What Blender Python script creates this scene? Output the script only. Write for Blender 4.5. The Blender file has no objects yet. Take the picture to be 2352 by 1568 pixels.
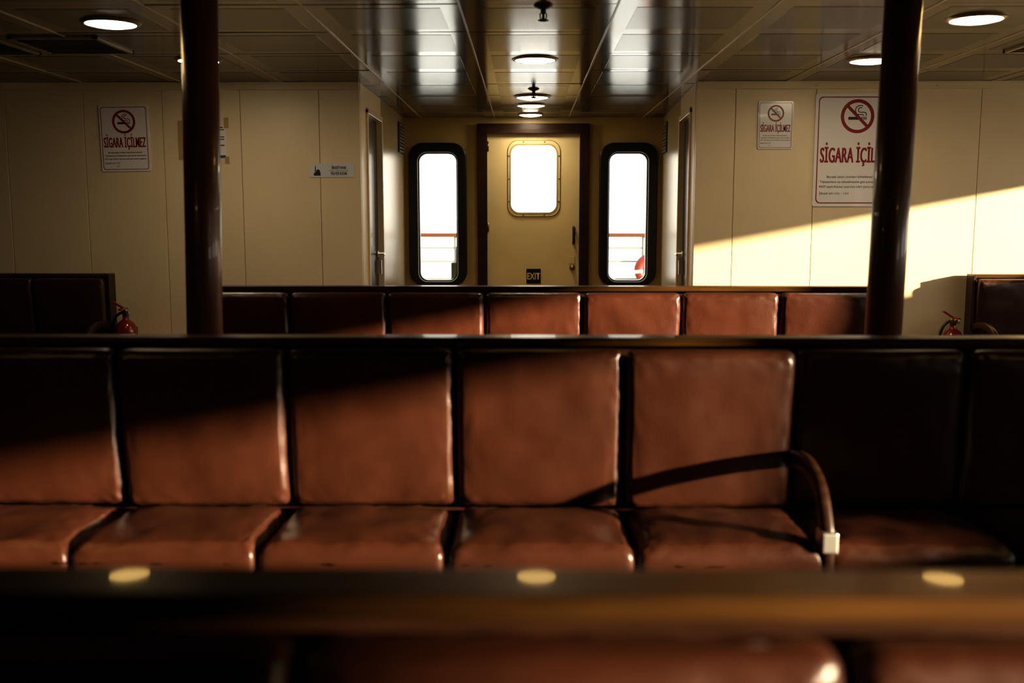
import bpy, bmesh, math, random
from mathutils import Vector, Matrix, noise
random.seed(4)
S = bpy.context.scene
COL = S.collection
try:
    S.view_settings.view_transform = 'Standard'
    S.view_settings.look = 'Medium High Contrast'
except Exception as ex: print('look', ex)

# ------------------------------------------------------------ survey data
F = 2287.0; PITCH = math.radians(7.2); CX = 1207.0; EYE = 1.30
def P(u, v, Y):
    """world x,z of something measured in the photo that stands on the vertical plane y=Y"""
    a = math.atan((784 - v) / F) - PITCH
    z = Y * math.tan(a)
    d = Y * math.cos(PITCH) - z * math.sin(PITCH)
    return (u - CX) / F * d, EYE + z
CEIL = 2.21
def C(u, v):
    """world x,y of something on the ceiling"""
    a = math.atan((784 - v) / F) - PITCH
    y = (CEIL - EYE) / math.tan(a)
    d = y * math.cos(PITCH) - (CEIL - EYE) * math.sin(PITCH)
    return (u - CX) / F * d, y

# ------------------------------------------------------------ materials
def mat(name, col, rough=0.5, metal=0.0, spec=0.5, coat=0.0, bump=0.0, bscale=60.0, var=0.0, vscale=3.0, emit=None, estr=0.0, aniso=0.0, stretch=None, detail=4):
    m = bpy.data.materials.new(name); m.use_nodes = True
    nt = m.node_tree; b = nt.nodes['Principled BSDF']
    b.inputs['Base Color'].default_value = (*col, 1)
    b.inputs['Roughness'].default_value = rough
    b.inputs['Metallic'].default_value = metal
    b.inputs['Specular IOR Level'].default_value = spec
    b.inputs['Coat Weight'].default_value = coat
    b.inputs['Coat Roughness'].default_value = 0.04
    tc = nt.nodes.new('ShaderNodeTexCoord')
    mp = nt.nodes.new('ShaderNodeMapping')
    nt.links.new(tc.outputs['Object'], mp.inputs['Vector'])
    if stretch: mp.inputs['Scale'].default_value = stretch
    if bump > 0:
        n = nt.nodes.new('ShaderNodeTexNoise'); n.inputs['Scale'].default_value = bscale; n.inputs['Detail'].default_value = detail
        nt.links.new(mp.outputs[0], n.inputs['Vector'])
        bp = nt.nodes.new('ShaderNodeBump'); bp.inputs['Strength'].default_value = bump; bp.inputs['Distance'].default_value = 0.01
        nt.links.new(n.outputs['Fac'], bp.inputs['Height']); nt.links.new(bp.outputs[0], b.inputs['Normal'])
    if var > 0:
        n2 = nt.nodes.new('ShaderNodeTexNoise'); n2.inputs['Scale'].default_value = vscale; n2.inputs['Detail'].default_value = 6
        nt.links.new(mp.outputs[0], n2.inputs['Vector'])
        r = nt.nodes.new('ShaderNodeValToRGB')
        r.color_ramp.elements[0].position = 0.3; r.color_ramp.elements[1].position = 0.7
        r.color_ramp.elements[0].color = (*[c * (1 - var) for c in col], 1)
        r.color_ramp.elements[1].color = (*[min(1, c * (1 + var)) for c in col], 1)
        nt.links.new(n2.outputs['Fac'], r.inputs[0]); nt.links.new(r.outputs[0], b.inputs['Base Color'])
    if emit:
        b.inputs['Emission Color'].default_value = (*emit, 1); b.inputs['Emission Strength'].default_value = estr
    return m

M = {}
M['wall'] = mat('cream_panel', (0.80, 0.64, 0.40), 0.42, bump=0.05, bscale=250, var=0.04, vscale=2)
M['seam'] = mat('panel_seam', (0.20, 0.14, 0.07), 0.6)
M['trim'] = mat('cream_trim', (0.76, 0.61, 0.37), 0.35)
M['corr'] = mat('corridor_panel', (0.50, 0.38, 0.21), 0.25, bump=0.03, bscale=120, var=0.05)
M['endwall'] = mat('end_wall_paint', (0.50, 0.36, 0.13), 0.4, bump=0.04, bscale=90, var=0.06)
M['door'] = mat('door_paint', (0.84, 0.66, 0.33), 0.42, bump=0.06, bscale=70, var=0.06)
M['rear'] = mat('rear_wall_paint', (0.10, 0.065, 0.035), 0.5)
M['black'] = mat('black_rubber', (0.008, 0.007, 0.007), 0.35, bump=0.03)
M['darkwood'] = mat('dark_wood', (0.030, 0.012, 0.006), 0.35, spec=.3, coat=0.1, bump=0.03, bscale=30, var=0.4, vscale=6, stretch=(1, 6, 6))
M['rail'] = mat('varnished_rail', (0.058, 0.027, 0.008), 0.35, spec=0.12, coat=0.20, bump=0.004, bscale=25, var=0.35, vscale=8, stretch=(0.6, 8, 8))
def leather(name, c, rough=.33):
    return mat(name, c, rough, spec=0.55, bump=0.10, bscale=160, var=0.2, vscale=5)
M['leather'] = leather('brown_leather', (0.042, 0.0130, 0.0062))
M['leather2'] = leather('brown_leather_sunlit', (0.070, 0.0205, 0.0104))  # brighter copy of the leather; the far row's sunlit look is in its colour
M['column'] = mat('column_paint', (0.115, 0.042, 0.019), 0.33, coat=0.25, bump=0.02, bscale=20, var=0.2, vscale=5)
M['floor'] = mat('vinyl_floor', (0.10, 0.06, 0.035), 0.35, bump=0.04, bscale=60, var=0.25, vscale=5)
M['chrome'] = mat('steel', (0.85, 0.83, 0.78), 0.4, metal=1.0)
M['brass'] = mat('aged_brass', (0.35, 0.25, 0.12), 0.35, metal=1.0)
M['white'] = mat('sign_white', (0.84, 0.78, 0.72), 0.22, coat=0.3)
M['red'] = mat('sign_red', (0.26, 0.012, 0.018), 0.4)
M['ink'] = mat('sign_black', (0.010, 0.010, 0.012), 0.4)
M['blue'] = mat('sign_blue', (0.03, 0.06, 0.22), 0.4)
M['silver'] = mat('sign_silver', (0.72, 0.72, 0.72), 0.2, coat=0.4)
M['tape'] = mat('old_tape', (0.45, 0.30, 0.14), 0.35)
M['yellow'] = mat('exit_yellow', (0.90, 0.72, 0.22), 0.4)
M['extred'] = mat('extinguisher_red', (0.22, 0.010, 0.008), 0.22, coat=0.6)
def lampmat(name, col, s): return mat(name, (0.9, 0.87, 0.8), 0.5, emit=col, estr=s)
M['lamp'] = lampmat('lamp_diffuser', (1.0, 0.84, 0.60), 50)
M['lampmid'] = lampmat('lamp_diffuser_dim', (1.0, 0.84, 0.62), 13)  # emission turned down so the outer walls stay darker
M['lampoff'] = lampmat('lamp_diffuser_warm', (1.0, 0.80, 0.48), 16)
M['lampgold'] = lampmat('lamp_diffuser_gold', (1.0, 0.62, 0.20), 15)
M['lamptrim'] = mat('lamp_trim', (0.22, 0.16, 0.09), 0.3, metal=0.3)
M['vent'] = mat('vent_slat', (0.30, 0.26, 0.17), 0.4)
M['deck'] = mat('ship_deck', (0.45, 0.47, 0.45), 0.6, bump=0.05)
M['capwood'] = mat('handrail_wood', (0.085, 0.026, 0.010), 0.4)
M['railwhite'] = mat('railing_paint', (0.16, 0.17, 0.15), 0.5)
M['buoy'] = mat('lifebuoy_red', (0.16, 0.012, 0.006), 0.5)
M['buoyw'] = mat('lifebuoy_white', (0.5, 0.5, 0.48), 0.5)
M['sea'] = mat('sea_water', (0.34, 0.38, 0.38), 0.25, bump=0.3, bscale=0.6)

# glass
g = bpy.data.materials.new('window_glass'); g.use_nodes = True; nt = g.node_tree; nt.nodes.clear()
o = nt.nodes.new('ShaderNodeOutputMaterial'); mx = nt.nodes.new('ShaderNodeMixShader'); t = nt.nodes.new('ShaderNodeBsdfTransparent'); gl = nt.nodes.new('ShaderNodeBsdfGlossy')
gl.inputs['Roughness'].default_value = 0.02; mx.inputs[0].default_value = 0.05
nt.links.new(t.outputs[0], mx.inputs[1]); nt.links.new(gl.outputs[0], mx.inputs[2]); nt.links.new(mx.outputs[0], o.inputs[0]); M['glass'] = g

# ceiling
def ceil_mat(name, perf):
    m = mat(name, (0.15, 0.113, 0.06), 0.12, spec=0.75, bump=0.025, bscale=5, detail=1)
    nt = m.node_tree; b = nt.nodes['Principled BSDF']
    if perf:
        tc = nt.nodes.new('ShaderNodeTexCoord'); sp = nt.nodes.new('ShaderNodeSeparateXYZ'); nt.links.new(tc.outputs['Object'], sp.inputs[0])
        outs = []
        for ax in ('X', 'Y'):
            q = nt.nodes.new('ShaderNodeMath'); q.operation = 'MULTIPLY'; q.inputs[1].default_value = 2 * math.pi / 0.016
            nt.links.new(sp.outputs[ax], q.inputs[0])
            s = nt.nodes.new('ShaderNodeMath'); s.operation = 'SINE'; nt.links.new(q.outputs[0], s.inputs[0]); outs.append(s)
        ad = nt.nodes.new('ShaderNodeMath'); ad.operation = 'MULTIPLY'; nt.links.new(outs[0].outputs[0], ad.inputs[0]); nt.links.new(outs[1].outputs[0], ad.inputs[1])
        r = nt.nodes.new('ShaderNodeValToRGB'); r.color_ramp.elements[0].position = 0.15; r.color_ramp.elements[1].position = 0.35
        r.color_ramp.elements[0].color = (0.075, 0.056, 0.03, 1); r.color_ramp.elements[1].color = (0.005, 0.004, 0.003, 1)
        nt.links.new(ad.outputs[0], r.inputs[0]); nt.links.new(r.outputs[0], b.inputs['Base Color'])
        # the punched holes do not reflect
        r2 = nt.nodes.new('ShaderNodeMapRange'); r2.inputs['From Min'].default_value = .1; r2.inputs['From Max'].default_value = .3; r2.inputs['To Min'].default_value = .60; r2.inputs['To Max'].default_value = .05
        nt.links.new(ad.outputs[0], r2.inputs['Value']); nt.links.new(r2.outputs[0], b.inputs['Specular IOR Level'])
        b.inputs['Roughness'].default_value = 0.17
    return m
M['ceil'] = ceil_mat('ceiling_panel', False); M['perf'] = ceil_mat('ceiling_perforated', True)
M['tbar'] = mat('ceiling_tbar', (0.55, 0.42, 0.24), 0.3)

# ------------------------------------------------------------ mesh helpers
def group(name, loc=(0, 0, 0)):
    e = bpy.data.objects.new(name, None); e.location = loc; e.empty_display_size = 0.1; COL.objects.link(e); return e
def link(name, me, m, parent=None, smooth=False):
    ob = bpy.data.objects.new(name, me); COL.objects.link(ob)
    if m is not None:
        for q in (m if isinstance(m, list) else [m]): me.materials.append(q)
    if parent:
        ob.parent = parent; ob.matrix_parent_inverse = Matrix.Translation(-Vector(parent.location))
    if smooth:
        for p in me.polygons: p.use_smooth = True
    return ob
def bmo(name, bm, m, parent=None, smooth=False):
    me = bpy.data.meshes.new(name); bm.normal_update(); bm.to_mesh(me); bm.free(); return link(name, me, m, parent, smooth)
def add_box(bm, x0, x1, y0, y1, z0, z1, bevel=0.0, seg=1, mi=0, rot=None):
    r = bmesh.ops.create_cube(bm, size=1.0)
    vs = r['verts']
    for v in vs:
        v.co = Vector(((x0 + x1) / 2 + v.co.x * (x1 - x0), (y0 + y1) / 2 + v.co.y * (y1 - y0), (z0 + z1) / 2 + v.co.z * (z1 - z0)))
    fs = set(f for v in vs for f in v.link_faces)
    for f in fs: f.material_index = mi
    if rot: bmesh.ops.rotate(bm, verts=vs, cent=((x0 + x1) / 2, (y0 + y1) / 2, (z0 + z1) / 2), matrix=rot)
    if bevel > 0:
        es = list(set(e for v in vs for e in v.link_edges))
        bmesh.ops.bevel(bm, geom=es, offset=bevel, segments=seg, affect='EDGES', profile=0.5)
def box(name, x0, x1, y0, y1, z0, z1, m, parent=None, bevel=0.0, seg=2, rot=None):
    bm = bmesh.new(); add_box(bm, x0, x1, y0, y1, z0, z1, bevel, seg, rot=rot); return bmo(name, bm, m, parent)
def lathe(name, prof, loc, m, parent=None, axis='Z', n=40):
    bm = bmesh.new(); rings = []
    for r, h in prof:
        ring = []
        for i in range(n):
            a = 2 * math.pi * i / n
            p = Vector((r * math.cos(a), r * math.sin(a), h))
            if axis == 'Y': p = Vector((p.x, -p.z, p.y))
            if axis == 'X': p = Vector((p.z, p.y, p.x))
            ring.append(bm.verts.new(p + Vector(loc)))
        rings.append(ring)
    for a, b in zip(rings, rings[1:]):
        for i in range(n): bm.faces.new((a[i], a[(i + 1) % n], b[(i + 1) % n], b[i]))
    bm.faces.new(rings[0][::-1]); bm.faces.new(rings[-1])
    bmesh.ops.recalc_face_normals(bm, faces=bm.faces)
    ob = bmo(name, bm, m, parent)
    for p in ob.data.polygons: p.use_smooth = len(p.vertices) == 4
    return ob
def tube(name, pts, r, m, parent=None, cyc=False, flat=False):
    cu = bpy.data.curves.new(name, 'CURVE'); cu.dimensions = '3D'; cu.bevel_depth = r; cu.bevel_resolution = 4; cu.resolution_u = 8; cu.use_fill_caps = True
    if flat:
        sp = cu.splines.new('POLY'); sp.points.add(len(pts) - 1)
        for q, p in zip(sp.points, pts): q.co = (*p, 1)
    else:
        sp = cu.splines.new('NURBS'); sp.points.add(len(pts) - 1)
        for q, p in zip(sp.points, pts): q.co = (*p, 1)
        sp.order_u = min(4, len(pts)); sp.use_endpoint_u = not cyc
    sp.use_cyclic_u = cyc
    return tomesh(name, cu, m, parent, smooth=True)
def tomesh(name, cu, m, parent, xf=None, smooth=False):
    ob = bpy.data.objects.new(name + '_tmp', cu); COL.objects.link(ob)
    dg = bpy.context.evaluated_depsgraph_get()
    me = bpy.data.meshes.new_from_object(ob.evaluated_get(dg)); bpy.data.objects.remove(ob)
    me.materials.clear()
    if xf is not None: me.transform(xf)
    return link(name, me, m, parent, smooth)
def rrect(x0, x1, z0, z1, r, n=8):
    pts = []
    for cx, cz, a0 in ((x1 - r, z1 - r, 0), (x0 + r, z1 - r, 90), (x0 + r, z0 + r, 180), (x1 - r, z0 + r, 270)):
        for i in range(n + 1):
            a = math.radians(a0 + 90 * i / n); pts.append((cx + r * math.cos(a), cz + r * math.sin(a)))
    return pts
def circ(cx, cz, r, n=40): return [(cx + r * math.cos(2 * math.pi * i / n), cz + r * math.sin(2 * math.pi * i / n)) for i in range(n)]
def plate(name, loops, y0, y1, m, parent=None, bevel=0.0):
    """flat plate in the xz plane with holes, spanning y0..y1"""
    cu = bpy.data.curves.new(name, 'CURVE'); cu.dimensions = '2D'; cu.fill_mode = 'BOTH'; cu.extrude = max(1e-4, (y1 - y0) / 2 - bevel); cu.bevel_depth = bevel; cu.bevel_resolution = 2
    if bevel > 0: cu.offset = -bevel
    for L in loops:
        sp = cu.splines.new('POLY'); sp.points.add(len(L) - 1); sp.use_cyclic_u = True
        for q, p in zip(sp.points, L): q.co = (p[0], p[1], 0, 1)
    xf = Matrix.Translation((0, (y0 + y1) / 2, 0)) @ Matrix.Rotation(math.radians(90), 4, 'X')
    return tomesh(name, cu, m, parent, xf)
def text(s, x, z, y, h, m, parent, w=None, bold=0.0, align='CENTER', rot=0.0, sp=1.0, wide=0.0):
    """lettering on a sign; h = capital height, w = total width, wide = extra weight of the upright strokes"""
    cu = bpy.data.curves.new('lettering', 'FONT'); cu.body = s; cu.size = 1.0; cu.align_x = 'LEFT'; cu.extrude = 0.0; cu.offset = bold; cu.resolution_u = 4; cu.space_character = sp + wide * .9
    ob = bpy.data.objects.new('tmp', cu); COL.objects.link(ob)
    dg = bpy.context.evaluated_depsgraph_get(); me = bpy.data.meshes.new_from_object(ob.evaluated_get(dg)); bpy.data.objects.remove(ob)
    me.materials.clear()
    if wide > 0:
        bm = bmesh.new()
        for q in (-wide, -wide / 2, 0, wide / 2, wide):
            m2 = me.copy(); m2.transform(Matrix.Translation((q, 0, q * 1e-3))); bm.from_mesh(m2); bpy.data.meshes.remove(m2)
        bm.to_mesh(me); bm.free()
    xs = [v.co.x for v in me.vertices]; x0, x1 = min(xs), max(xs)
    k = h / 0.73; kx = k if w is None else w / (x1 - x0)
    W = (x1 - x0) * kx
    off = -W / 2 if align == 'CENTER' else (0 if align == 'LEFT' else -W)
    for v in me.vertices: v.co = Vector(((v.co.x - x0) * kx + off, v.co.y * k, v.co.z))
    xf = Matrix.Translation((x, y, z)) @ Matrix.Rotation(rot, 4, 'Y') @ Matrix.Rotation(math.radians(90), 4, 'X')
    me.transform(xf)
    return link('lettering', me, m, parent)

# ------------------------------------------------------------ room shell
WY = 7.0; EY = 9.5; XL = -5.0; XR = 5.0; BY = -3.2
box('floor', XL - .1, XR + .1, BY - .1, EY + .1, -0.1, 0, M['floor'])
# side wall right with windows
wz0, wz1 = 1.185, 1.81
wins = [(-1.60, -1.02), (-0.62, 0.89), (2.14, 3.45), (4.15, 6.62)]
tops = [wz1 + .08, wz1, wz1, wz1]
bm = bmesh.new()
add_box(bm, XR, XR + .12, BY, WY, 0, wz0); add_box(bm, XR, XR + .12, BY, WY, wz1 + .08, CEIL)
ys = [BY] + [q for w in wins for q in w] + [WY]
for i in range(0, len(ys), 2): add_box(bm, XR, XR + .12, ys[i], ys[i + 1], wz0, wz1 + .08)
for (a, b), tz in zip(wins, tops):
    if tz < wz1 + .05: add_box(bm, XR, XR + .12, a, b, tz, wz1 + .08)
bmo('wall_right', bm, M['wall'])
for i, ((a, b), tz) in enumerate(zip(wins, tops)):
    G = group('window_%d' % (i + 1), (XR, (a + b) / 2, (wz0 + tz) / 2))
    bm = bmesh.new()
    add_box(bm, XR - .02, XR, a - .03, b + .03, tz, tz + .03); add_box(bm, XR - .02, XR, a - .03, b + .03, wz0 - .03, wz0)
    add_box(bm, XR - .02, XR, a - .03, a, wz0, tz); add_box(bm, XR - .02, XR, b, b + .03, wz0, tz)
    bmo('frame', bm, M['black'], G)
    box('pane', XR + .06, XR + .064, a, b, wz0, tz, M['glass'], G)
box('wall_left', XL - .12, XL, BY, WY, 0, CEIL, M['rear'])
box('wall_rear', XL, XR, BY - .12, BY, 0, CEIL, M['rear'])
# forward bulkheads made of panels
KL, KR = -1.145, 1.172
def bulkhead(name, seams):
    bm = bmesh.new()
    for a, b in zip(seams, seams[1:]):
        add_box(bm, a + .0018, b - .0018, WY, WY + .03, 0.0, CEIL - .05, bevel=.0015)
    add_box(bm, seams[0] + .002, seams[-1] - .002, WY + .008, WY + .06, 0, CEIL, mi=1)
    ob = bmo(name, bm, [M['wall'], M['seam']]); return ob
sl = [KL, -1.429, -1.974, -2.516, -3.065, -3.61, -4.155, -4.70, XL][::-1]
sr = [KR, 1.44, 1.99, 2.545, 3.115, 3.66, 4.2, 4.75, XR]
bulkhead('wall_front_left', sl); bulkhead('wall_front_right', sr)
def cornice(name, x0, x1, screws):
    bm = bmesh.new(); add_box(bm, x0, x1, WY - .022, WY + .0, CEIL - .052, CEIL - .004, bevel=.004, seg=2)
    add_box(bm, x0, x1, WY - .030, WY + .0, CEIL - .014, CEIL - .002)
    for s in screws:
        r = bmesh.ops.create_cone(bm, cap_ends=True, segments=12, radius1=.007, radius2=.005, depth=.004, matrix=Matrix.Translation((s, WY - .024, CEIL - .03)) @ Matrix.Rotation(math.radians(90), 4, 'X'))
    bmo(name, bm, M['trim'])
cornice('trim_1', XL, KL, [-1.2, -2.0, -2.8, -3.6]); cornice('trim_2', KR, XR, [1.25, 1.98, 2.8, 3.6])
box('baseboard_left', XL, KL, WY - .015, WY, 0, .1, M['darkwood']); box('baseboard_right', KR, XR, WY - .015, WY, 0, .1, M['darkwood'])

# ceiling
bm = bmesh.new()
xs = [-.29 + .69 * k for k in range(-7, 9)]
ysn = [BY + (0.0)] + [4.47 + .66 * k for k in range(-11, 9)]
ysn = [y for y in ysn if y < EY] + [EY]
for a, b in zip(xs, xs[1:]):
    for c, d in zip(ysn, ysn[1:]):
        if c >= WY - .2 and (b < KL - .1 or a > KR + .2): continue
        rot = Matrix.Rotation(random.uniform(-.005, .005), 3, 'X') @ Matrix.Rotation(random.uniform(-.004, .004), 3, 'Y')
        if d - c < .05: continue
        add_box(bm, a + .002, b - .002, c + .001, d - .001, CEIL, CEIL + .02, bevel=0, mi=0, rot=rot)
        if d - c > .4: add_box(bm, a + .09, b - .09, c + .075, d - .075, CEIL - .0012, CEIL + .0188, bevel=0, mi=1, rot=rot)
add_box(bm, XL - .1, XR + .1, BY, WY + .1, CEIL + .03, CEIL + .08); add_box(bm, KL - .2, KR + .3, WY, EY + .1, CEIL + .03, CEIL + .08)
for x in xs[1:-1]:
    y1 = EY if KL < x < KR else WY
    add_box(bm, x - .004, x + .004, BY, y1, CEIL - .004, CEIL + .005, mi=2)
bmo('ceiling', bm, [M['ceil'], M['perf'], M['tbar']])

# ---- corridor side walls (slightly splayed)
def splay(ob, k):
    for v in ob.data.vertices: v.co.x += k * (v.co.y - WY)
def corridor(side):
    s = -1 if side == 'left' else 1
    X = KL if s < 0 else KR
    k = 0.0 if s < 0 else 0.045
    dy0, dy1 = 7.26, 8.0; dz = 2.06
    def xb(a, b): return (X + s * a, X + s * b) if s > 0 else (X + s * b, X + s * a)
    bm = bmesh.new()
    x0, x1 = xb(0, .08)
    add_box(bm, x0, x1, WY + .031, dy0, 0, CEIL)
    add_box(bm, x0, x1, dy0, dy1, dz, CEIL)
    w = bmo('trim_%d' % (3 if s < 0 else 4), bm, M['wall']); splay(w, k)
    bm = bmesh.new(); add_box(bm, x0, x1, dy1, EY, 0, CEIL)
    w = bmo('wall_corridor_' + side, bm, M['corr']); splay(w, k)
    G = group('door_%d' % (2 if s < 0 else 3), (X + s * .05, (dy0 + dy1) / 2, 0))
    a, b = xb(.03, .07); ob = box('door_leaf', a, b, dy0 + .03, dy1 - .03, 0.01, dz - .03, M['darkwood'], G, bevel=.003); splay(ob, k)
    bm = bmesh.new(); a, b = xb(-.015, .08)
    add_box(bm, a, b, dy0, dy0 + .03, 0, dz, bevel=.003); add_box(bm, a, b, dy1 - .03, dy1 + .015, 0, dz, bevel=.003); add_box(bm, a, b, dy0, dy1, dz - .03, dz + .01, bevel=.003)
    ob = bmo('frame', bm, M['trim'], G); splay(ob, k)
    # lever handle
    hz = P(880, 583, 7.9)[1]; hx = X + k * .9
    ob = lathe('rose', [(.024, 0), (.024, .008), (.010, .012), (.009, .055)], (0, 0, 0), M['chrome'], G, axis='X')
    for v in ob.data.vertices: v.co = Vector((hx - s * (v.co.x - .028), v.co.y + 7.9, v.co.z + hz))
    tube('lever', [(hx - s * .03, 7.9, hz), (hx - s * .034, 7.87, hz), (hx - s * .036, 7.78, hz - .003)], .008, M['chrome'], G)
    a, b = xb(-.004, .03); ob = box('lock_plate', a, b, 7.885, 7.915, hz - .16, hz - .05, M['chrome'], G); splay(ob, k)
    # vent grille
    V = group('air_vent', (X + k * 2.2, 9.2, 1.95))
    a, b = xb(-.012, 0); z0 = P(925, 352, 9.2)[1]; z1 = P(925, 282, 9.2)[1]
    bm = bmesh.new(); add_box(bm, a, b, 9.05, 9.40, z0, z1, bevel=.003)
    n = 9
    for i in range(n):
        z = z0 + .02 + (z1 - z0 - .04) * i / (n - 1); a2, b2 = xb(-.018, -.010); add_box(bm, a2, b2, 9.07, 9.38, z - .006, z + .004, mi=1)
    ob = bmo('grille', bm, [M['black'], M['vent']], V); splay(ob, k)
    # small notice
    N = group('wall_notice', (X + k * 1.2, 8.15, 1.6)); a, b = xb(-.003, 0)
    z0 = P(882, 418, 8.1)[1]; z1 = P(882, 396, 8.1)[1]; ob = box('card', a, b, 8.06, 8.2, z0, z1, M['white'], N); splay(ob, k)
    return
corridor('left'); corridor('right')

# ---- end wall with door and windows
EX0, EX1 = KL - .08, KR + .045 * 2.5 + .08
def PE(u, v): return P(u, v, EY)
def rr(u0, u1, v0, v1, Y=EY, r=.08):
    x0, _ = P(u0, (v0 + v1) / 2, Y); x1, _ = P(u1, (v0 + v1) / 2, Y); _, z1 = P((u0 + u1) / 2, v0, Y); _, z0 = P((u0 + u1) / 2, v1, Y)
    return x0, x1, z0, z1, r
wl = rr(961, 1051, 350, 646, r=.085); wr = rr(1396, 1486, 350, 646, r=.085)
dx0, dx1 = PE(1118, 500)[0], PE(1331, 500)[0]; dtop = PE(1220, 306)[1]
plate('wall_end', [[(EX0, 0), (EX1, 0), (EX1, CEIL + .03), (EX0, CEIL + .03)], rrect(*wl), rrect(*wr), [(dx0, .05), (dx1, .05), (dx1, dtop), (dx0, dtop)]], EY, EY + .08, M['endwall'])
for i, w in enumerate((wl, wr)):
    G = group('window_%d' % (5 + i), ((w[0] + w[1]) / 2, EY, (w[2] + w[3]) / 2))
    x0, x1, z0, z1, r = w
    e = .088
    plate('rubber_frame', [rrect(x0 - e, x1 + e, z0 - e * .45, z1 + e, r + e * .6), rrect(x0, x1, z0, z1, r)], EY - .045, EY + .0, M['black'], G, bevel=.012)
    plate('inner_seal', [rrect(x0 - .004, x1 + .004, z0 - .004, z1 + .004, r), rrect(x0 + .012, x1 - .012, z0 + .012, z1 - .012, r - .01)], EY + .0, EY + .075, M['black'], G)
    plate('pane', [rrect(x0, x1, z0, z1, r)], EY + .04, EY + .044, M['glass'], G)
D = group('door_1', ((dx0 + dx1) / 2, EY, 0))
fo = .085
plate('frame', [[(dx0 - fo, 0), (dx1 + fo, 0), (dx1 + fo, dtop + .085), (dx0 - fo, dtop + .085)], [(dx0 + .006, .06), (dx1 - .006, .06), (dx1 - .006, dtop - .006), (dx0 + .006, dtop - .006)]], EY - .07, EY + .02, M['darkwood'], D, bevel=.006)
dw = rr(1172, 1279, 332, 489, r=.085); dw2 = rr(1166, 1286, 323, 497, r=.10)
plate('door_leaf', [[(dx0 - .002, .05), (dx1 + .002, .05), (dx1 + .002, dtop + .002), (dx0 - .002, dtop + .002)], rrect(*dw)], EY + .0, EY + .045, M['door'], D)
plate('porthole_bezel', [rrect(*dw2), rrect(*dw)], EY - .012, EY + .0, M['door'], D, bevel=.003)
plate('porthole_gasket', [rrect(dw[0] - .008, dw[1] + .008, dw[2] - .008, dw[3] + .008, .09), rrect(dw[0] + .006, dw[1] - .006, dw[2] + .006, dw[3] - .006, .08)], EY - .016, EY + .04, M['endwall'], D)
plate('bezel_shadow_ring', [rrect(dw2[0] - .005, dw2[1] + .005, dw2[2] - .005, dw2[3] + .005, .105), rrect(*dw2)], EY - .003, EY + .0, M['darkwood'], D)  # dark ring standing in for the shadow line around the bezel
plate('pane', [rrect(*dw)], EY + .02, EY + .024, M['glass'], D)
bm = bmesh.new()
x0, x1, z0, z1, r = dw2
bp = [(x0 + .012, z0 + (z1 - z0) * q) for q in (.2, .5, .8)] + [(x1 - .012, z0 + (z1 - z0) * q) for q in (.2, .5, .8)] + [(x0 + (x1 - x0) * q, z1 - .012) for q in (.3, .7)] + [(x0 + (x1 - x0) * q, z0 + .012) for q in (.3, .7)]
for (bx, bz) in bp: bmesh.ops.create_uvsphere(bm, u_segments=10, v_segments=6, radius=.008, matrix=Matrix.Translation((bx, EY - .013, bz)))
bmo('bolts', bm, M['brass'], D, True)
hx, hz = PE(1317, 540)
tube('pull_handle', [(hx, EY + .0, hz + .075), (hx, EY - .045, hz + .075), (hx, EY - .05, hz + .05), (hx, EY - .05, hz - .05), (hx, EY - .045, hz - .075), (hx, EY + .0, hz - .075)], .013, M['black'], D)
kx, kz = PE(1313, 597)
box('latch_plate', kx - .028, kx + .028, EY - .006, EY, kz - .035, kz + .035, M['door'], D, bevel=.002)
lathe('lock_knob', [(.026, 0), (.026, .01), (.014, .014), (.014, .03), (.022, .034), (.022, .05), (.005, .055)], (kx + .005, EY, kz - .07), M['brass'], D, axis='Y')
for hh in (0.5, 1.15, 1.9):
    lathe('hinge', [(.009, 0), (.009, .09)], (dx0 + .012, EY - .008, hh), M['brass'], D)
# EXIT sign
E = group('exit_sign', (PE(1225, 634)[0], EY, PE(1225, 634)[1]))
q = rr(1209, 1242, 617, 651, r=.006)
plate('plate', [rrect(*q)], EY - .008, EY - .001, M['ink'], E)
cx, cz = PE(1225.5, 641)
text('EXIT', cx, cz, EY - .0095, .064, M['yellow'], E, w=.122, bold=.012)

# ---- outside: deck, railing, sea
box('ship_deck', -6, 6, EY + .12, 12.2, -.12, 0.0, M['deck'])
RG = group('deck_railing', (0, 11, 0))
RY = 11.3
_, rz = P(1005, 539, RY)
box('cap', -6, 6, RY - .04, RY + .04, rz - .025, rz + .02, M['capwood'], RG, bevel=.01)
for v in (569, 600, 640):
    z = P(1005, v, RY)[1]; tube('bar', [(-6, RY, z), (6, RY, z)], .010, M['railwhite'], RG, flat=True)
for i in range(-5, 7):
    x = PE(1004, 600)[0] + .05 + i * 1.06
    tube('post', [(x, RY, 0), (x, RY, rz)], .018, M['railwhite'], RG, flat=True)
LB = group('lifebuoy', (1.28, RY - .06, .95))
bx, bz = P(1492, 619, RY - .06)
bm = bmesh.new(); n1, n2 = 48, 14
vs = [[bm.verts.new((bx + (.13 + .05 * math.cos(b)) * math.cos(a), RY - .085 + .04 * math.sin(b), bz + (.13 + .05 * math.cos(b)) * math.sin(a))) for b in [2 * math.pi * j / n2 for j in range(n2)]] for a in [2 * math.pi * i / n1 for i in range(n1)]]
for i in range(n1):
    for j in range(n2):
        f = bm.faces.new((vs[i][j], vs[(i + 1) % n1][j], vs[(i + 1) % n1][(j + 1) % n2], vs[i][(j + 1) % n2])); f.material_index = 1 if i % 12 < 2 else 0; f.smooth = True
bmo('ring', bm, [M['buoy'], M['buoyw']], LB)
box('stand', bx - .02, bx + .02, RY - .05, RY - .045, 0, bz + .1, M['railwhite'], LB)
BL = group('mooring_post', (P(1052, 600, 10.6)[0], 10.6, 0))
px, pz = P(1056, 566, 10.6)
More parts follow.
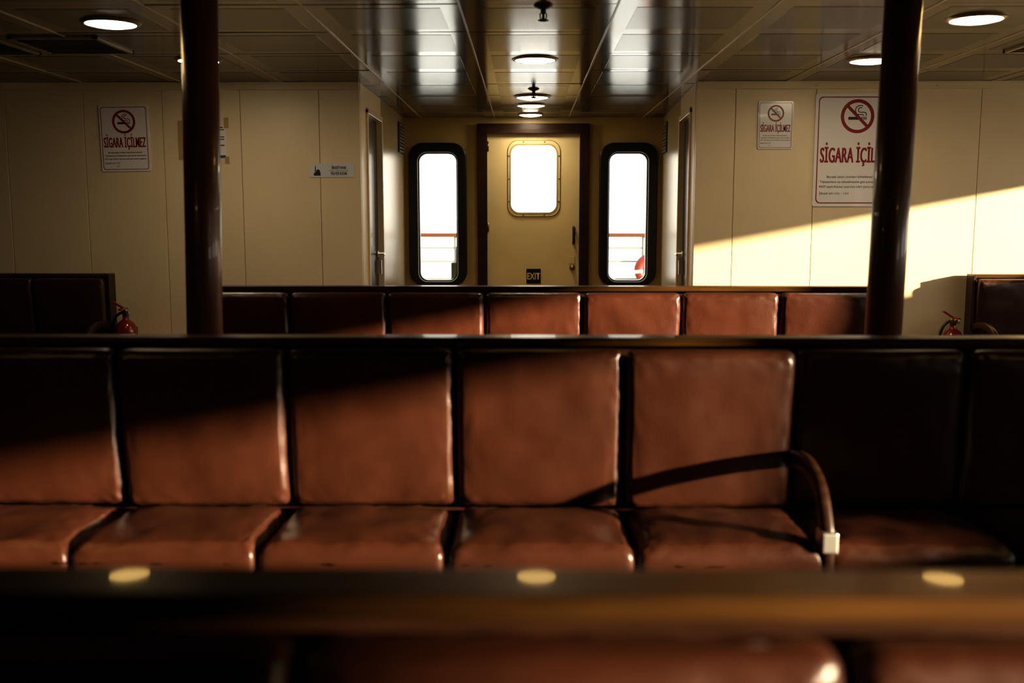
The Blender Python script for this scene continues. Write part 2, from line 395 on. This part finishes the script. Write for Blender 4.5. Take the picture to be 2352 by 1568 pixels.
lathe('post', [(.05, 0), (.05, pz - .03), (.045, pz)], (px, 10.6, 0), M['black'], BL)
box('locker', px - .09, px + .1, 10.52, 10.68, P(1050, 640, 10.6)[1] - .3, P(1050, 602, 10.6)[1], M['black'], BL, bevel=.01)
bm = bmesh.new(); bmesh.ops.create_grid(bm, x_segments=2, y_segments=2, size=400, matrix=Matrix.Translation((0, 0, -3.5))); bmo('sea', bm, M['sea'])

# ------------------------------------------------------------ ceiling fittings
def downlight(x, y, r=.115, lamp='lamp', drop=.012):
    G = group('ceiling_downlight', (x, y, CEIL))
    bm = bmesh.new()
    n = 48; prof = [(r, -drop - .001), (r * 1.05, -drop - .003), (r * 1.20, -.003), (r * 1.22, .002), (r, .004)]
    rings = [[bm.verts.new((x + q * math.cos(2 * math.pi * i / n), y + q * math.sin(2 * math.pi * i / n), CEIL + h)) for i in range(n)] for q, h in prof]
    for a, b in zip(rings, rings[1:] + rings[:1]):
        for i in range(n): bm.faces.new((a[i], a[(i + 1) % n], b[(i + 1) % n], b[i]))
    bmesh.ops.recalc_face_normals(bm, faces=bm.faces)
    bmo('trim_ring', bm, M['lamptrim'], G, True)
    lathe('diffuser', [(r * 1.0, .0), (r * 1.0, -drop), (r * .7, -drop - .008), (r * .01, -drop - .012)], (x, y, CEIL), M[lamp], G)
for (u, v, lm) in ((248, 48, 'lampmid'), (2235, 43, 'lampmid'), (1995, 138, 'lamp'), (452, 135, 'lamp')):
    x, y = C(u, v); downlight(x, y, lamp=lm)
for (u, v, r, dr, lm) in ((1228, 136, .115, .008, 'lamp'), (1222, 221, .12, .012, 'lampoff'), (1219, 240, .11, .012, 'lampoff'), (1218, 262, .10, .010, 'lamp')):
    x, y = C(u, v); downlight(x, y, r, lm, dr)
for x in (-2.1, 2.25): downlight(x, 1.6, lamp='lampgold')
for x in (-1.74, .05, 1.82): downlight(x, 4.175, r=.085, lamp='lampgold')
for (u, v) in ((1247, 12), (1225, 203)):
    x, y = C(u, v)
    G = group('sprinkler_head', (x, y, CEIL))
    lathe('rose', [(.042, .004), (.042, -.004), (.028, -.014), (.012, -.018), (.012, -.034), (.006, -.038), (.006, -.062), (.004, -.064)], (x, y, CEIL), M['black'], G)
    lathe('deflector', [(.022, -.062), (.024, -.066), (.008, -.07)], (x, y, CEIL), M['black'], G)
    tube('yoke', [(x - .012, y, CEIL - .034), (x - .018, y, CEIL - .05), (x - .006, y, CEIL - .064)], .003, M['black'], G)
    tube('yoke_2', [(x + .012, y, CEIL - .034), (x + .018, y, CEIL - .05), (x + .006, y, CEIL - .064)], .003, M['black'], G)
def cvent(x0, x1, y0, y1):
    G = group('ceiling_vent', ((x0 + x1) / 2, (y0 + y1) / 2, CEIL))
    bm = bmesh.new()
    add_box(bm, x0, x1, y0, y0 + .02, CEIL - .012, CEIL); add_box(bm, x0, x1, y1 - .02, y1, CEIL - .012, CEIL); add_box(bm, x0, x0 + .02, y0, y1, CEIL - .012, CEIL); add_box(bm, x1 - .02, x1, y0, y1, CEIL - .012, CEIL)
    n = 9
    for i in range(n):
        y = y0 + .04 + (y1 - y0 - .08) * i / (n - 1)
        add_box(bm, x0 + .02, x1 - .02, y - .016, y + .016, CEIL - .009, CEIL - .006, rot=Matrix.Rotation(math.radians(25), 3, 'X'))
    bmo('louvre', bm, M['vent'], G)
    box('cavity_shade', x0 + .02, x1 - .02, y0 + .02, y1 - .02, CEIL - .003, CEIL - .001, M['black'], G)  # flat black sheet standing in for the shade inside the vent
cvent(-2.66, -2.2, 5.22, 5.72); cvent(-3.3, -2.74, 5.22, 5.75); cvent(2.66, 3.2, 5.25, 5.75)

# ------------------------------------------------------------ columns
def column(u0, v0, u1, v1, Y, r):
    # base and head measured, slight lean of the ship's structure
    xa, za = P(u0, v0, Y); xb_, zb = P(u1, v1, Y)
    kx = (xa - xb_) / (za - zb)
    x_bot = xb_ - kx * zb; x_top = xb_ + kx * (CEIL - zb)
    G = group('support_column', ((x_bot + x_top) / 2, Y, 0))
    ob = lathe('pipe', [(r * 1.0, 0), (r, CEIL)], (0, 0, 0), M['column'], G, n=48)
    for v in ob.data.vertices: v.co.x += x_bot + (x_top - x_bot) * v.co.z / CEIL; v.co.y += Y
    lathe('floor_flange', [(r * 1.5, 0), (r * 1.5, .012), (r * 1.02, .02)], (x_bot, Y, 0), M['column'], G)
column(453, 0, 468, 768, 3.75, .0665)
column(2070, 0, 2024, 768, 3.75, .0665)

# ------------------------------------------------------------ benches
def cushion_bm(bm, a, b, c, xf, cuts=18, n=9.0, seed=0, wr=.0025, puff=.0):
    """pillow: half sizes a (x), b (z), c (y)"""
    t = bmesh.new(); bmesh.ops.create_cube(t, size=2.0)
    bmesh.ops.subdivide_edges(t, edges=t.edges[:], cuts=cuts, use_grid_fill=True)
    o = Vector((seed * 3.7, seed * 1.3, seed * 2.1))
    for v in t.verts:
        p = v.co.copy()
        p = Vector([math.sin(q * math.pi / 2) * .75 + q * .25 for q in p])   # denser at the rims
        inpl = (abs(p.x) ** 22 + abs(p.z) ** 22) ** (1 / 22)
        L = (inpl ** n + abs(p.y) ** (n * .5)) ** (1 / n)
        p.x /= max(L, 1e-6); p.z /= max(L, 1e-6); p.y /= max(L, 1e-6)
        f = (1 - min(1, p.x ** 2)) * (1 - min(1, p.z ** 2))
        q = Vector((p.x * a, p.y * (c + puff * math.sqrt(max(0, f))), p.z * b))
        w = noise.noise(q * 9 + o) * wr * 2 + abs(noise.noise(Vector((q.x * 26, q.y * 10, q.z * 14)) + o)) * wr * 1.2
        edge = max(abs(p.x), abs(p.z)) ** 6
        w += edge * noise.noise(q * 40 + o) * wr * 1.8
        # puckered leather in the corners
        cr = (abs(p.x) * abs(p.z)) ** 3
        w += cr * math.sin((abs(q.x) / a - abs(q.z) / b) * 34 + seed) * wr * .9 * max(0, noise.noise(q * 5 + o) + .2) * 2
        q.y += (-1 if p.y < 0 else 1) * w
        q.x += noise.noise(Vector((q.z * 7, q.y * 5, 3)) + o) * wr * 1.6 * edge
        v.co = xf @ q
    me = bpy.data.meshes.new('t'); t.to_mesh(me); t.free(); bm.from_mesh(me); bpy.data.meshes.remove(me)
X0 = -.208; PW = .502
def sweep_bar(name, pts, w, t, x, m, parent):
    """rounded rectangular bar swept along a yz path"""
    cu = []
    P_ = [Vector(p) for p in pts]; P_ = [P_[0] * 2 - P_[1]] + P_ + [P_[-1] * 2 - P_[-2]]
    for i in range(1, len(P_) - 2):
        for j in range(8):
            s = j / 8; a, b, c, d = P_[i - 1:i + 3]
            cu.append(.5 * ((2 * b) + (c - a) * s + (2 * a - 5 * b + 4 * c - d) * s * s + (3 * b - a - 3 * c + d) * s ** 3))
    cu.append(P_[-2])
    bm = bmesh.new(); rings = []
    for i, p in enumerate(cu):
        tg = (cu[min(i + 1, len(cu) - 1)] - cu[max(i - 1, 0)]).normalized(); nn = Vector((-tg.y, tg.x))
        ring = []
        for k in range(16):
            a = 2 * math.pi * k / 16; ca, sa = math.cos(a), math.sin(a)
            ex = math.copysign(abs(ca) ** .45, ca) * w / 2; en = math.copysign(abs(sa) ** .45, sa) * t / 2
            q = p + nn * en; ring.append(bm.verts.new((x + ex, q.x, q.y)))
        rings.append(ring)
    for a, b in zip(rings, rings[1:]):
        for k in range(16): bm.faces.new((a[k], a[(k + 1) % 16], b[(k + 1) % 16], b[k]))
    bm.faces.new(rings[0]); bm.faces.new(rings[-1][::-1]); bmesh.ops.recalc_face_normals(bm, faces=bm.faces)
    return bmo(name, bm, m, parent, True)
def bench(yr, xa, n, arms=(), double=True, dz=0.0, pw=PW, seed=0, hi=True, rail_h=.026, lm='leather', push={}):
    xb = xa + n * pw; top = .9375 + dz
    G = group('upholstered_bench', ((xa + xb) / 2, yr, 0))
    bm = bmesh.new(); add_box(bm, xa - .02, xb + .02, yr - .043, yr + .038, top - rail_h, top, bevel=.006, seg=4, rot=Matrix.Rotation(math.radians(.5), 3, 'X'))
    ob = bmo('top_rail', bm, M['rail'], G)
    bm = bmesh.new()
    add_box(bm, xa, xb, yr - .006, yr + .006, .30, top - rail_h + .002)                 # back board
    sides = (-1, 1) if double else (-1,)
    for s in sides:
        y1, y2 = sorted((yr + s * .05, yr + s * .47)); add_box(bm, xa, xb, y1, y2, .29 + dz, .325 + dz, bevel=.004)
        y1, y2 = sorted((yr + s * .43, yr + s * .455)); add_box(bm, xa, xb, y1, y2, .22, .30 + dz, bevel=.003)
        k = 0
        while k <= n:
            x = min(max(xa + k * pw, xa + .03), xb - .03); y1, y2 = sorted((yr + s * .39, yr + s * .43)); add_box(bm, x - .02, x + .02, y1, y2, 0, .30 + dz, bevel=.003); k += 2
    for x in (xa - .012, xb + .012):
        y1 = yr - .47; y2 = yr + (.47 if double else .03)
        add_box(bm, x - .012, x + .012, yr - (.075), yr + (.075 if double else .03), .0, top - .004, bevel=.004)
        add_box(bm, x - .012, x + .012, y1, y2, .0, .43 + dz, bevel=.004)
    bmo('wood_frame', bm, M['darkwood'], G)
    for s in sides:
        front = s < 0
        bb = bmesh.new(); bs = bmesh.new(); cuts = 30 if (front and hi) else 12
        for i in range(n):
            xc = xa + (i + .5) * pw; sd = seed + i + (50 if s > 0 else 0); rnd = random.Random(sd)
            hw = pw / 2 - .0045
            R = Matrix.Rotation(s * math.radians(-5.0 + rnd.uniform(-.5, .5)), 4, 'X')
            xf = Matrix.Translation((xc, yr + s * (.064 + rnd.uniform(-.004, .004) + push.get(i, 0)), .668 + dz)) @ R @ Matrix.Rotation(rnd.uniform(-.016, .016), 4, 'Z')
            cushion_bm(bb, hw, .242, .036, xf, cuts=cuts, n=8.0, seed=sd, puff=.014, wr=.0024)
            R2 = Matrix.Rotation(s * math.radians(2), 4, 'X') @ Matrix.Rotation(math.radians(90), 4, 'X')
            xf = Matrix.Translation((xc, yr + s * .268, .380 + dz)) @ R2
            cushion_bm(bs, hw, .208, .052, xf, cuts=cuts, n=6.0, seed=sd + 20, puff=.014, wr=.0034)
        for q, nm in ((bb, 'back_cushions'), (bs, 'seat_cushions')):
            bmesh.ops.recalc_face_normals(q, faces=q.faces); bmo(nm, q, M[lm], G, True)
    for k, s in arms:
        x = xa + k * pw
        pts = [(yr + s * .07, .575 + dz), (yr + s * .16, .597 + dz), (yr + s * .27, .600 + dz), (yr + s * .375, .565 + dz), (yr + s * .435, .49 + dz), (yr + s * .452, .43 + dz), (yr + s * .452, .30 + dz)]
        sweep_bar('armrest', pts, .032, .050, x, M['darkwood'], G)
        y1, y2 = sorted((yr + s * .484, yr + s * .420)); box('arm_bracket', x - .020, x + .020, y1, y2, .425 + dz, .478 + dz, M['chrome'], G, bevel=.003)
    return G
bench(.960, X0 - 4 * PW, 9, seed=1)                      # nearest row
bench(3.002, X0 - 4 * PW, 9, arms=((6, -1),), seed=31, push={2: .008, 3: -.002, 5: .010, 6: -.006})   # middle row
bench(5.18, X0 - 3 * PW, 7, seed=77, lm='leather2', push={1: .006, 2: .009, 3: -.003, 4: .010, 5: -.004})      # far row
# benches against the bulkhead
lx = P(238, 640, 6.86)[0]; rx = P(2236, 640, 6.86)[0]
bench(6.93, lx - 4 * .5, 4, arms=((4, -1),), double=False, dz=-.038, pw=.5, seed=101)
bench(6.93, rx, 3, arms=((0, -1),), double=False, dz=-.038, pw=.5, seed=121)

# ------------------------------------------------------------ signs
def nosmoke(cx, cz, R, y, G, rot=0.0):
    plate('prohibition_ring', [circ(cx, cz, R), circ(cx, cz, R * .80)], y - .0006, y, M['red'], G)
    w = R * .09; L = R * .88
    a = math.radians(-45)
    def rp(px, pz, an): return (cx + px * math.cos(an) - pz * math.sin(an), cz + px * math.sin(an) + pz * math.cos(an))
    h = R * .085
    plate('cigarette', [[(cx - R * .55, cz - h - R * .12), (cx + R * .18, cz - h - R * .12), (cx + R * .18, cz + h - R * .12), (cx - R * .55, cz + h - R * .12)]], y - .0006, y, M['ink'], G)
    for q in (.24, .36, .47): plate('ember', [[(cx + R * q, cz - h - R * .12), (cx + R * (q + .06), cz - h - R * .12), (cx + R * (q + .06), cz + h - R * .12), (cx + R * q, cz + h - R * .12)]], y - .0006, y, M['ink'], G)
    def smoke(pts):
        tube('smoke', [(cx + px * R, y, cz + pz * R) for px, pz in pts], R * .026, M['ink'], G)
    smoke([(.5, .02), (.55, .2), (.35, .26), (.1, .2), (.0, .38), (.1, .52), (.25, .5)])
    smoke([(.36, .02), (.34, .12), (.12, .08), (-.08, .12), (-.16, .35), (-.1, .55), (.1, .66), (.3, .6)])
    plate('slash', [[rp(-L, -w, a), rp(L, -w, a), rp(L, w, a), rp(-L, w, a)]], y - .0012, y - .0004, M['red'], G)
def smoke_sign(u0, u1, v0, v1, lay, border=False, rot=0.0):
    um, vm = (u0 + u1) / 2, (v0 + v1) / 2
    x0 = P(u0, vm, WY)[0]; x1 = P(u1, vm, WY)[0]; z1 = P(um, v0, WY)[1]; z0 = P(um, v1, WY)[1]
    W, H = x1 - x0, z1 - z0; cx, cz = (x0 + x1) / 2, (z0 + z1) / 2
    G = group('no_smoking_sign', (cx, WY, cz))
    y = WY - .008
    plate('board', [rrect(x0, x1, z0, z1, .012)], y, WY - .001, M['white'], G)
    b = W * .035
    plate('border', [rrect(x0 + b, x1 - b, z0 + b, z1 - b, W * .05), rrect(x0 + b * 1.35, x1 - b * 1.35, z0 + b * 1.35, z1 - b * 1.35, W * .045)], y - .0006, y, M['red'], G)
    nosmoke(x0 + lay['c'][0] * W, z1 - lay['c'][1] * H, lay['r'] * W, y - .0002, G)
    for (s, fx, fz, h, w, m, bold, al) in lay['t']:
        text(s, x0 + fx * W, z1 - fz * H, y - .001, h * H, M[m], G, w=(w * W if w else None), bold=bold, align=al, wide=(.045 if m == 'red' else 0))
    if rot:
        G.rotation_euler = (0, rot, 0)
    return G
T1, T2, T3 = 'Burada tütün ürünleri tüketilmesi yasaktır.', 'Tüketenlere ve tüketilmesine göz yuman sorumlulara', '4207 sayılı Kanun uyarınca idari para cezası uygulanır.'
big = dict(c=(.49, .20), r=.195, t=[
    ('SİGARA İÇİLMEZ', .5, .608, .138, .86, 'red', .006, 'CENTER'),
    (T1, .5, .745, .022, .68, 'ink', .004, 'CENTER'), (T2, .5, .790, .022, .84, 'ink', .004, 'CENTER'), (T3, .5, .833, .022, .86, 'ink', .004, 'CENTER'),
    ('Şikayet için:', .075, .892, .022, .17, 'ink', .004, 'LEFT'), ('155 - 153', .26, .892, .016, .16, 'ink', .004, 'LEFT')])
small = dict(c=(.5, .25), r=.235, t=[
    ('SİGARA İÇİLMEZ', .5, .635, .155, .86, 'red', .006, 'CENTER'),
    (T1, .5, .725, .024, .70, 'ink', .012, 'CENTER'), (T2, .5, .772, .024, .84, 'ink', .012, 'CENTER'), (T3, .5, .820, .024, .86, 'ink', .012, 'CENTER'),
    ('Şikayet için: 155', .08, .885, .024, .29, 'ink', .012, 'LEFT'), ('153', .31, .935, .024, .055, 'ink', .012, 'LEFT')])
smoke_sign(225, 339, 240, 393, small, rot=math.radians(-.8))
smoke_sign(1738, 1818, 234, 343, small)
smoke_sign(1866, 2061, 216, 474, big)
# prayer room sign
x0, x1, z0, z1, r = rr(709, 813, 375, 407, Y=WY, r=.004)
G = group('prayer_room_sign', ((x0 + x1) / 2, WY, (z0 + z1) / 2)); W = x1 - x0; H = z1 - z0; y = WY - .005
plate('plate', [rrect(x0, x1, z0, z1, .004)], y, WY - .001, M['silver'], G)
def pp(px, pz): return (x0 + px * W, z0 + pz * H)
dome = [pp(.10, .12), pp(.25, .12), pp(.25, .32)] + [pp(.195 + .045 * math.cos(a), .38 + .20 * math.sin(a)) for a in [math.pi * i / 10 for i in range(11)]] + [pp(.145, .34), pp(.145, .5), pp(.152, .52), pp(.145, .56), pp(.145, .72), pp(.135, .92), pp(.125, .72), pp(.125, .56), pp(.118, .52), pp(.125, .5), pp(.125, .34), pp(.10, .30)]
plate('mosque_symbol', [dome], y - .0006, y, M['ink'], G)
text('İBADETHANE', *pp(.655, .60), y - .001, .020, M['ink'], G, w=.32 * W, bold=.02)
text('PRAYER ROOM', *pp(.655, .18), y - .001, .020, M['ink'], G, w=.35 * W, bold=.02)
plate('rule', [[pp(.42, .46), pp(.87, .46), pp(.87, .48), pp(.42, .48)]], y - .0006, y, M['ink'], G)
# notice half hidden by the column
x0, x1, z0, z1, r = rr(409, 518, 286, 362, Y=WY, r=.004)
G = group('safety_poster', ((x0 + x1) / 2, WY, (z0 + z1) / 2)); W = x1 - x0; H = z1 - z0; y = WY - .004
plate('sheet', [rrect(x0, x1, z0, z1, .003)], y, WY - .001, M['white'], G)
def bar(a, b, c, d, m): plate('print', [[pp(a, c), pp(b, c), pp(b, d), pp(a, d)]], y - .0006, y, M[m], G)
bar(.05, .97, .0, .08, 'blue'); bar(.10, .92, .90, .94, 'red'); bar(.12, .95, .84, .87, 'red')
for i, zz in enumerate((.62, .55)): bar(.84, .95, zz, zz + .03, 'ink')
for i in range(5): bar(.15, .7, .70 - i * .1, .73 - i * .1, 'ink')
bar(.86, .95, .36, .40, 'red')
for (a, b, c, d) in ((-.03, .08, -.06, 1.13), (.95, 1.05, .9, 1.22), (.95, 1.04, -.17, .04)): plate('tape', [[pp(a, c), pp(b, c), pp(b, d), pp(a, d)]], y - .0012, y - .0003, M['tape'], G)

# ------------------------------------------------------------ fire extinguishers
def extinguisher(u, vtop, flip=1):
    Y = 6.87; x, zt = P(u, vtop, Y)
    G = group('fire_extinguisher', (x, Y, zt - .5)); b = zt - .60; R = .072
    lathe('cylinder', [(R * .9, b), (R, b + .02), (R, b + .38), (R * .93, b + .415), (R * .7, b + .445), (R * .32, b + .465), (.02, b + .475), (.02, b + .50)], (x, Y, 0), M['extred'], G)
    box('label', x - R * .2, x + R * .95, Y - R - .001, Y - R * .3, b + .20, b + .37, M['white'], G, bevel=.002)
    lathe('valve', [(.022, b + .49), (.022, b + .535), (.014, b + .545)], (x, Y, 0), M['brass'], G)
    box('carry_handle', x - .012, x + .012, Y - .10, Y + .02, b + .535, b + .547, M['extred'], G, bevel=.003)
    box('squeeze_lever', x - .085, x + .012, Y - .02, Y + .004, b + .555, b + .568, M['extred'], G, bevel=.003, rot=Matrix.Rotation(math.radians(32 * 1), 3, 'Y'))
    tube('pressure_gauge', [(x + .02, Y - .02, b + .515), (x + .035, Y - .022, b + .515)], .014, M['chrome'], G, flat=True)
    tube('hose', [(x - .02, Y, b + .515), (x - .07, Y - .01, b + .50), (x - .10, Y - .01, b + .42), (x - .095, Y, b + .25), (x - .085, Y, b + .12)], .010, M['black'], G)
    box('wall_bracket', x - .03, x + .03, Y + R * .8, WY - .001, b + .25, b + .40, M['black'], G)
extinguisher(282, 690); extinguisher(2185, 708)

# ------------------------------------------------------------ light
w = bpy.data.worlds.new('sky'); S.world = w; w.use_nodes = True
nt = w.node_tree; bg = nt.nodes['Background']
tc = nt.nodes.new('ShaderNodeTexCoord'); sp = nt.nodes.new('ShaderNodeSeparateXYZ'); nt.links.new(tc.outputs['Generated'], sp.inputs[0])
rp = nt.nodes.new('ShaderNodeValToRGB'); nt.links.new(sp.outputs['Z'], rp.inputs[0])
rp.color_ramp.elements[0].position = 0.0; rp.color_ramp.elements[0].color = (1.0, .90, .74, 1)
rp.color_ramp.elements[1].position = 0.6; rp.color_ramp.elements[1].color = (.80, .80, .78, 1)
nt.links.new(rp.outputs[0], bg.inputs['Color']); bg.inputs['Strength'].default_value = 4.4
sl_ = bpy.data.lights.new('low_sun', 'SUN'); sl_.energy = 24.0; sl_.color = (1.0, .78, .50); sl_.angle = math.radians(1.3)
so = bpy.data.objects.new('low_sun', sl_); COL.objects.link(so)
d = Vector((-1, .47, -.19)).normalized(); so.rotation_euler = (-d).to_track_quat('Z', 'Y').to_euler(); so.location = (12, -4, 4)
def portal(name, loc, rot, sx, sy):
    L = bpy.data.lights.new(name, 'AREA'); L.shape = 'RECTANGLE'; L.size = sx; L.size_y = sy; L.cycles.is_portal = True
    o_ = bpy.data.objects.new(name, L); COL.objects.link(o_); o_.location = loc; o_.rotation_euler = rot
for (a, b), tz in zip(wins, tops): portal('sky_portal', (XR + .14, (a + b) / 2, (wz0 + tz) / 2), (0, math.radians(90), 0), tz - wz0, b - a)
for q in (wl, wr, dw): portal('sky_portal', ((q[0] + q[1]) / 2, EY + .09, (q[2] + q[3]) / 2), (math.radians(-90), 0, 0), q[1] - q[0], q[3] - q[2])

# ------------------------------------------------------------ camera
cam = bpy.data.cameras.new('camera'); co = bpy.data.objects.new('camera', cam); COL.objects.link(co)
cam.sensor_width = 36; cam.lens = 36 * F / 2352
co.location = (0, 0, EYE); co.rotation_euler = (math.radians(90) - PITCH, 0, math.atan((CX - 1176) / F))
cam.dof.use_dof = True; cam.dof.focus_distance = 7.0; cam.dof.aperture_fstop = 2.0
cam.clip_start = .05; cam.clip_end = 1000
S.camera = co
